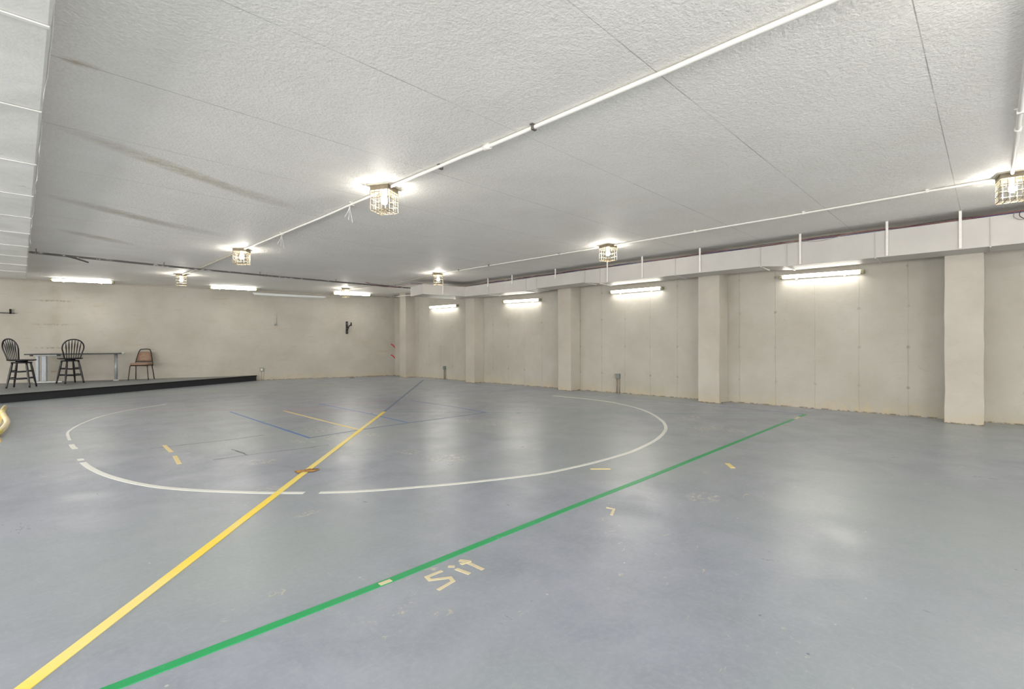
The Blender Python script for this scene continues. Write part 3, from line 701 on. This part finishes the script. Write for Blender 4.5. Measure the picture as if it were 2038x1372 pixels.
run('conduit', 'thin conduit behind the duct elbow lamp toward the dark pipe', 'conduit', [(6.35, 8.6, z3), (6.55, 10.2, z3), (6.30, 12.4, z3)], r3, M_tan, [], None, 0.001)
run('conduit', 'white conduit at the top right corner leading to the cut off lamp', 'conduit', [(2.6, -.14, z3), (4.6, -.14, z3), (6.25, -.14, z3)], 0.015, M_cond, [(4.6, -.14)], None, 0.001, [(5.0, -.14, z3)])
dp = run('dark_pipe', 'dark pipe with flaking white paint hanging across the ceiling before the back wall', 'pipe', [(-.9, 10.75, 1.468), (.11, 10.75, 1.468), (2.47, 10.93, 1.468), (4.1, 10.93, 1.468), (6.26, 10.87, 1.468), (7.2, 10.80, 1.468)], 0.019, M_pipe, (), None, 0.003, [(3.65, 10.93, 1.468)], 1.25)
for x, y in ((.19, 10.75), (1.88, 10.88), (3.55, 10.93), (5.2, 10.9), (6.75, 10.83)):
    bm = NB(); o_ = W(x, y, ZC)-dp.location; e = W(x, y, 1.45)-dp.location
    tube(bm, [o_, e], 0.006, 8); tube(bm, [e+Vector((-.02, 0, .03)), e+Vector((0, 0, -.004)), e+Vector((.02, 0, .03))], 0.006, 6); obj('hanger_rod', bm, M_clip, dp)
bm = NB(); tube(bm, spline([W(.30, 10.76, 1.475)-dp.location, W(.55, 10.78, 1.46)-dp.location, W(.73, 10.8, 1.42)-dp.location, W(.82, 10.82, 1.395)-dp.location], 6), [0.008]*4+[0.014]*15, 8)
obj('peeled_strip', bm, M_darkpeel, dp)
tt = run('wall_top_conduit', 'thin tan conduit along the top of the back wall', 'conduit', [(-.5, wy(-.5)-.03, 1.50), (3.3, wy(3.3)-.03, 1.50), (8.3, wy(8.3)-.03, 1.50)], 0.012, M_tan)
run('conduit_stub', 'short pale conduit over the far corner pillar under the duct elbow', 'conduit', [(8.05, 12.9, 1.45), (8.1, 11.2, 1.44)], 0.014, M_cond)
jb = NB(); box(jb, W(8.02, 12.9, 1.42), W(8.12, 13.05, 1.49)); tag(obj('junction_box', jb, M_boxg, center=True), 'small grey junction box at the top of the far corner pillar', 'junction box')

# strands of tape hanging from the conduit
for x, y, lab in ((2.52, 4.95, 'white frayed tape strands dangling left of the largest caged lamp'), (2.52, 6.9, 'white frayed tape strands dangling between the two left conduit lamps')):
    bm = NB(); b = W(x, y, z1)
    for k in range(3):
        tube(bm, spline([b+Vector((0,0,-.01)), b+Vector((-.01+.015*k, .02, -.07)), b+Vector((-.05+.04*k, .03-.02*k, -.15-.03*k))], 4), 0.0025, 5)
    tag(obj('frayed_tape', bm, M_strap, center=False), lab, 'tape')

# ------------------------------------------------------------------ cables lying on the duct
cabs = [('red_cable', M_wr, 'red cable lying along the top of the right duct', 0.02, 1.432), ('blue_cable', M_wb, 'blue cable lying along the top of the right duct', 0.05, 1.430), ('dark_cable', M_wk, 'dark cable bundled along the top of the right duct', 0.035, 1.436), ('grey_cable', M_wg, 'pale grey cable lying along the top of the right duct', 0.07, 1.433)]
for k, (nm_, mt, lab, off, z_) in enumerate(cabs):
    rs = random.Random(20+k); pts = []; y = -2.0
    while y < 9.1:
        pts.append((XD+off+rs.uniform(-.03, .045), y, z_+.007+rs.uniform(-.006, .012))); y += rs.uniform(.25, .5)
    pts += [(7.55, 9.45+.04*k, 1.425), (7.2, 9.55+.05*k, 1.43+.01*k), (6.9, 9.7+.04*k, 1.435+.012*k), (6.62, 9.95, 1.45+.012*k)]
    if k in (0, 2, 3): pts += [(6.45, 10.3, 1.40+.02*k), (6.2, 10.5, 1.40+.018*k), (5.95, 10.6, 1.44+.01*k), (5.8, 10.65, 1.49)]
    pts = [W(*p_) for p_ in pts]
    bm = NB(); tube(bm, spline(pts, 5), 0.0045, 6); tag(obj(nm_, bm, mt), lab, 'cable', 'cables on top of the duct')
bm = NB(); tube(bm, spline([W(7.72, 1.93, 1.43), W(7.68, 1.80, 1.41), W(7.68, 1.66, 1.395), W(7.68, 1.52, 1.41), W(7.72, 1.42, 1.43)], 6), 0.004, 6)
tag(obj('loose_cable', bm, M_wg), 'thin grey cable sagging over the duct face near a hanger strap', 'cable')
for k, (ya, mt) in enumerate(((-.21, M_wg), (-.255, M_wk))):
    bm = NB(); tube(bm, spline([W(7.72, ya+.02, 1.435), W(7.68, ya+.03, 1.40), W(7.68, ya+.02, 1.37), W(7.68, ya-.03, 1.34), W(7.68, ya-.09, 1.36), W(7.72, ya-.11, 1.435)], 6), 0.004, 6)
    tag(obj('cable_loop', bm, mt), ('pale cable loop hanging over the duct face under the cut off lamp', 'dark cable loop over the duct face at the very right edge')[k], 'cable')

# ------------------------------------------------------------------ outlets and wall hardware
def outlet(name, label, base, nrm, along, hbox, pm, boxm=M_boxg, cover=M_boxw):
    t = thing(name, label, 'outlet', base)
    bm = NB(); c_ = nrm*.03+Vector((0,0,hbox)); beam(bm, c_+Vector((0,0,-.055)), c_+Vector((0,0,.055)), 0.10, 0.055, nrm); obj('outlet_box', bm, boxm, t, bevel=0.006)
    bm = NB(); c_ = nrm*.061+Vector((0,0,hbox)); beam(bm, c_+Vector((0,0,-.035)), c_+Vector((0,0,.035)), 0.055, 0.008, nrm); obj('cover_plate', bm, cover, t)
    for s_ in (-1, 1):
        bm = NB(); o_ = along*s_*.032+nrm*.018; tube(bm, [o_+Vector((0,0,0.0)), o_+Vector((0,0,hbox-.05))], 0.012, 10); obj('conduit_leg', bm, pm, t)
    return t
ty = Vector((0, 1, 0)); tw = t2.copy()
outlet('wall_outlet', 'grey outlet box on twin conduits, right wall, below the third tube light', W(XR, 5.353, -1), nx, ty, .345*S, M_pipeg, cover=M_boxg)
outlet('wall_outlet', 'small greenish outlet box low on the right wall near the far corner', W(XR, 11.038, -1), nx, ty, .33*S, M_pipeg, simple('greenish_box', sx(110, 130, 112), .5), M_boxg)
outlet('wall_outlet', 'outlet box with white twin conduits at the right end of the stage', W(4.79, wy(4.79), -1), nb, tw, .30*S, M_pipew)
# pale strap on the back wall
t = thing('metal_strap', 'narrow pale metal strap fixed upright on the back wall', 'bracket', W(5.133, 14.548, .536))
bm = NB(); beam(bm, nb*.012+Vector((0,0,.05)), nb*.012+Vector((0,0,.375)), 0.055, 0.02, nb); obj('strap_plate', bm, simple('pale_strap', sx(176, 174, 164), .5), t)
bm = NB(); tube(bm, [nb*.002+Vector((0,0,.03)), nb*.04+Vector((0,0,.03))], 0.032, 14); obj('ring', bm, M_boxg, t)
# black bracket right of it
t = thing('wall_bracket', 'black upright monitor bracket with a short arm on the back wall', 'bracket', W(7.04, 14.05, .322))
bm = NB(); beam(bm, nb*.02+Vector((0,0,0)), nb*.02+Vector((0,0,.42)), 0.065, 0.035, nb); obj('wall_plate', bm, M_blackm, t, bevel=0.004)
bm = NB(); tube(bm, [nb*.05+Vector((0,0,.12)), nb*.12+tw*.05+Vector((0,0,.26)), nb*.14+tw*.10+Vector((0,0,.30))], 0.018, 10); obj('arm', bm, M_blackm, t)
bm = NB(); tube(bm, [nb*.14+tw*.115+Vector((0,0,.27)), nb*.14+tw*.115+Vector((0,0,.385))], 0.022, 12); obj('knob', bm, M_blackm, t)
for z_ in (.18, .34):
    bm = NB(); tube(bm, [nb*.036+Vector((0,0,z_)), nb*.044+Vector((0,0,z_))], 0.009, 10); obj('bolt', bm, M_steelw, t)
# arm at the left edge
t = thing('peg_bracket', 'thin black arm with an upright peg on the back wall above the left stool', 'bracket', W(-.55, wy(-.55), .752))
a0 = nb*.06; 
bm = NB(); beam(bm, a0-tw*.35, a0+tw*.55+Vector((0,0,-.02)), 0.02, 0.025); obj('arm', bm, M_blackm, t)
bm = NB(); c_ = a0+tw*.48+nb*.0; tube(bm, [c_+Vector((0,0,-.035)), c_+Vector((0,0,.085))], 0.021, 12); obj('peg', bm, M_blackm, t)
bm = NB(); beam(bm, -tw*.3+nb*.03+Vector((0,0,-.12)), -tw*.3+nb*.03+Vector((0,0,.12)), 0.08, 0.05, nb); obj('wall_plate', bm, M_blackm, t)
# red paint marks near the corner
for k, (z0, z1_) in enumerate(((-.056, .06), (-.40, .05))):
    bm = NB(); cx_ = 8.47; b = Vector(W(cx_, wy(cx_), z0))+nb*.0025
    pts = [b+tw*(-.12)+Vector((0,0,.07)), b+tw*(-.05)+Vector((0,0,.03)), b+tw*(.02)+Vector((0,0,-.05)), b+tw*(.05)+Vector((0,0,-.10))]
    q = spline(pts, 5); L_ = [(bm.verts.new(p_+Vector((0,0,.016))+tw*.012), bm.verts.new(p_-Vector((0,0,.016))-tw*.012)) for p_ in q]
    for A, B in zip(L_, L_[1:]): bm.faces.new((A[0], B[0], B[1], A[1]))
    o = obj('paint_mark', bm, M_redp, center=True); s_ = o.modifiers.new('solid', 'SOLIDIFY'); s_.thickness = 0.002
    tag(o, ('upper red painted stroke on the back wall beside the corner pillar', 'lower red painted stroke on the back wall beside the corner pillar')[k], 'paint mark')
# board scrap at the wall foot
bm = NB(); P2 = [(7.62, wy(7.62)-.14), (8.1, wy(8.1)-.10), (8.1, wy(8.1)-.004), (7.62, wy(7.62)-.004)]; quadbox(bm, P2, -1, -.99)
tag(obj('board_scrap', bm, M_board, center=True), 'flat brown board scrap on the floor at the foot of the back wall', 'board')
bm = NB(); lathe(bm, [(0.09, 0), (0.09, .006), (0.05, .012)], 20, W(6.95, 13.55, -1)); tag(obj('round_cap', bm, M_clip, center=True), 'small dark round cap on the floor near the back wall', 'floor cap')

# ------------------------------------------------------------------ tape lines on the floor
lay = [0.0006]
def tape(name, label, pts, width, mat, curved=False, z=None, rag=0.03, group=None):
    P_ = [(a*S, b*S, 0) for a, b in pts]
    if curved: q = spline(P_, 5)
    else:
        q = []
        for A, B in zip(P_, P_[1:]):
            A = Vector(A); B = Vector(B); k = max(1, int((B-A).length/.25))
            q += [A.lerp(B, i/k) for i in range(k)]
        q.append(Vector(P_[-1]))
    lay[0] += 0.00012; bm = NB(); strip(bm, q, width, 0.0, z or lay[0], rag)
    return tag(obj(name, bm, mat, center=True), label, 'tape', group)
gl = 'tape lines on the floor'
tape('tape_line', 'faint red line running left from the circle centre to the left picture edge', [(-.143, 11.25), (1.45, 9.29), (3.767, 6.425)], .022, M_tr, group=gl)
tape('tape_line', 'short faint red line behind the blue rectangle', [(2.802, 7.62), (3.572, 7.64), (4.535, 7.65)], .025, M_tr, group=gl)
tape('tape_line', 'long faint green line from the circle centre area to the right corner', [(4.776, 5.238), (7.728, 1.85)], .018, M_tgf, group=gl)
tape('tape_line', 'faint line continuing from the yellow tip to the blue corner', [(3.82, 6.36), (4.776, 5.245)], .018, M_tgf, group=gl)
tape('tape_line', 'long faint blue line beside the right wall', [(7.95, 11.32), (7.955, 8.5), (7.84, 5.22), (7.78, 3.14), (7.728, 1.87)], .022, M_tbf, group=gl)
tape('tape_line', 'dark blue line running from the yellow tape to the far corner', [(3.80, 6.41), (7.95, 11.323)], .045, M_tbd, group=gl)
tape('tape_line', 'bright blue tape at the left, inside the circle', [(2.204, 8.085), (2.175, 5.178)], .034, M_tb, group=gl)
tape('tape_line', 'dark blue line across the circle crossing the yellow tape', [(2.175, 5.19), (2.787, 5.262), (3.47, 5.268), (4.79, 5.24)], .030, M_tbd, group=gl)
tape('tape_line', 'blue line crossing the yellow tape near its far tip', [(3.547, 8.074), (3.533, 6.445), (3.47, 5.26)], .030, M_tb, group=gl)
tape('tape_line', 'blue line at the right of the inner rectangle', [(4.881, 7.336), (4.862, 6.143), (4.776, 5.23)], .030, M_tbf, group=gl)
tape('tape_line', 'short yellow tape joining the long yellow line inside the circle', [(2.802, 7.608), (2.787, 5.26)], .036, M_ty2, group=gl)
cl = 'white circle tape pieces'
tape('circle_tape', 'white curved tape of the circle, front left piece ending at the yellow line', [(.377,5.514),(.399,5.248),(.452,4.906),(.527,4.598),(.619,4.325),(.727,4.092),(.885,3.844),(1.125,3.531),(1.282,3.361),(1.345,3.296)], .045, M_tw, True, group=cl)
tape('circle_tape', 'longest white curved tape sweeping round the front and right of the circle', [(1.419,3.227),(1.554,3.11),(1.68,3.021),(1.859,2.909),(2.059,2.797),(2.251,2.696),(2.46,2.601),(2.662,2.517),(2.862,2.450),(3.133,2.404),(3.441,2.373),(3.733,2.361),(4.011,2.370),(4.377,2.423),(4.685,2.488),(5.018,2.593),(5.32,2.716),(5.658,2.909),(5.96,3.136),(6.322,3.45),(6.653,3.824),(6.893,4.207),(7.092,4.642),(7.169,4.984),(7.21,5.324),(7.215,5.6),(7.2,6.0)], .042, M_tw, True, group=cl)
tape('circle_tape', 'white curved tape at the far left of the circle fading toward the stage', [(.369,6.906),(.371,7.131),(.378,7.422),(.4,7.628),(.459,7.908),(.538,8.199),(.64,8.498),(.794,8.879),(1.028,9.256),(1.283,9.556),(1.731,9.914)], .028, M_tw, True, group=cl)
tape('circle_tape', 'short white tape dash at the leftmost point of the circle', [(.365,6.60),(.366,6.43),(.376,6.288)], .045, M_tw, group=cl)
tape('circle_tape', 'tiny white tape bit above the front left circle piece', [(.37,5.704),(.374,5.619)], .045, M_tw, group=cl)
tape('tape_line', 'wide green tape line crossing the foreground to the right corner of the court', [(-.156,1.822),(.183,1.824),(1.107,1.811),(1.547,1.818),(2.539,1.825),(3.363,1.82),(7.10,1.845)], .043, M_tg, z=.0028, group=gl)
tape('tape_line', 'short green tape end at the right corner of the court', [(7.42,1.848),(7.728,1.85)], .043, M_tg, z=.0028, group=gl)
tape('tape_line', 'long bright yellow tape running from the lower left corner to the circle centre', [(-.156,1.822),(.003,2.007),(.228,2.269),(.717,2.835),(1.589,3.852),(3.792,6.398)], .050, M_ty, z=.0034, group=gl)
# a pale gap in the green tape and the rust patch on the yellow one
tape('tape_scrap', 'pale cream patch on the green tape left of the taped lettering', [(1.046, 1.808), (1.10, 1.806)], .026, M_tc, z=.0042, group='masking tape scraps')
bm = NB(); o_ = W(1.589, 3.852, -1); pts = []
for k in range(40):
    a = 2*PI*k/40; r_ = 1 + .35*math.sin(5*a+1)*random.uniform(.3, 1) + random.uniform(-.2, .25); pts.append(bm.verts.new((o_.x+.075*r_*math.cos(a)*1.1+.02*math.sin(a), o_.y+.05*r_*math.sin(a)-.04*math.cos(a), .0042)))
f = bm.faces.new(pts); bmesh.ops.triangulate(bm, faces=[f])
tag(obj('rust_stain', bm, M_rust, center=True), 'rust brown stain on the yellow tape line', 'stain')
sg = 'masking tape scraps'
for pts, w_, lab in [([(1.009,5.86),(.993,5.454)], .035, 'faded tan tape scrap, upper one at the left inside the circle'), ([(.979,5.234),(.94,4.853)], .035, 'faded tan tape scrap, lower one at the left inside the circle'),
                     ([(4.124,1.562),(4.008,1.471)], .04, 'tan tape scrap on the bare floor right of the green line'), ([(3.192,2.274),(3.303,2.159)], .02, 'thin tan tape scrap between the circle and the green line'),
                     ([(2.507,1.668),(2.516,1.62),(2.417,1.574)], .018, 'small bent tan tape scrap below the green line'), ([(7.18,1.83),(7.40,1.845)], .035, 'pinkish tape scrap in the gap of the green line by the right corner')]:
    tape('tape_scrap', lab, pts, w_, M_tc if 'pinkish' in lab or 'bent' in lab else M_ty2, group=sg)
# taped word
lt = thing('floor_lettering', 'masking tape letters reading Sit on the floor by the green line', 'lettering', W(1.32, 1.68, -1))
def letter(name, strokes, w_):
    bm = NB()
    for js_, pts in enumerate(strokes):
        for i, (A, B) in enumerate(zip(pts, pts[1:])):
            d = (Vector(B)-Vector(A)).normalized()*.006; strip(bm, [((A[0]-d.x)*S-lt.location.x, (A[1]-d.y)*S-lt.location.y), ((B[0]+d.x)*S-lt.location.x, (B[1]+d.y)*S-lt.location.y)], w_, 0.0, .0012+.0003*(i % 2)+.0007*js_, .05)
    obj(name, bm, M_tc, lt)
letter('letter_s', [[(1.299,1.723),(1.224,1.726),(1.217,1.693),(1.291,1.65),(1.28,1.615),(1.197,1.602)]], .019)
letter('letter_i', [[(1.353,1.733),(1.366,1.721)], [(1.36,1.688),(1.37,1.621)]], .021)
letter('letter_t', [[(1.435,1.729),(1.439,1.609)], [(1.427,1.745),(1.449,1.708)], [(1.409,1.714),(1.449,1.708)]], .021)

# curled yellow hose at the left edge
bm = NB(); pts = [(-.166, 11.2, .010), (-.185, 10.5, .012), (-.150, 9.6, .02), (-.115, 8.9, .03), (-.112, 8.45, .03), (-.150, 7.95, .02), (-.200, 7.6, .012), (-.30, 7.3, .012)]
tube(bm, spline([Vector((a*S, b*S, c_+.026)) for a, b, c_ in pts], 8), [.022]*9+[.032]*40+[.03]*8, 12)
tag(obj('curled_hose', bm, M_hose, center=True), 'curled yellow and cream hose on the floor at the left edge', 'hose')
tape('tape_line', 'yellow tape on the floor beneath the curled hose', [(-.166,11.275),(-.19,9.6),(-.20,8.3),(-.16,7.3)], .05, M_ty2, group=gl)
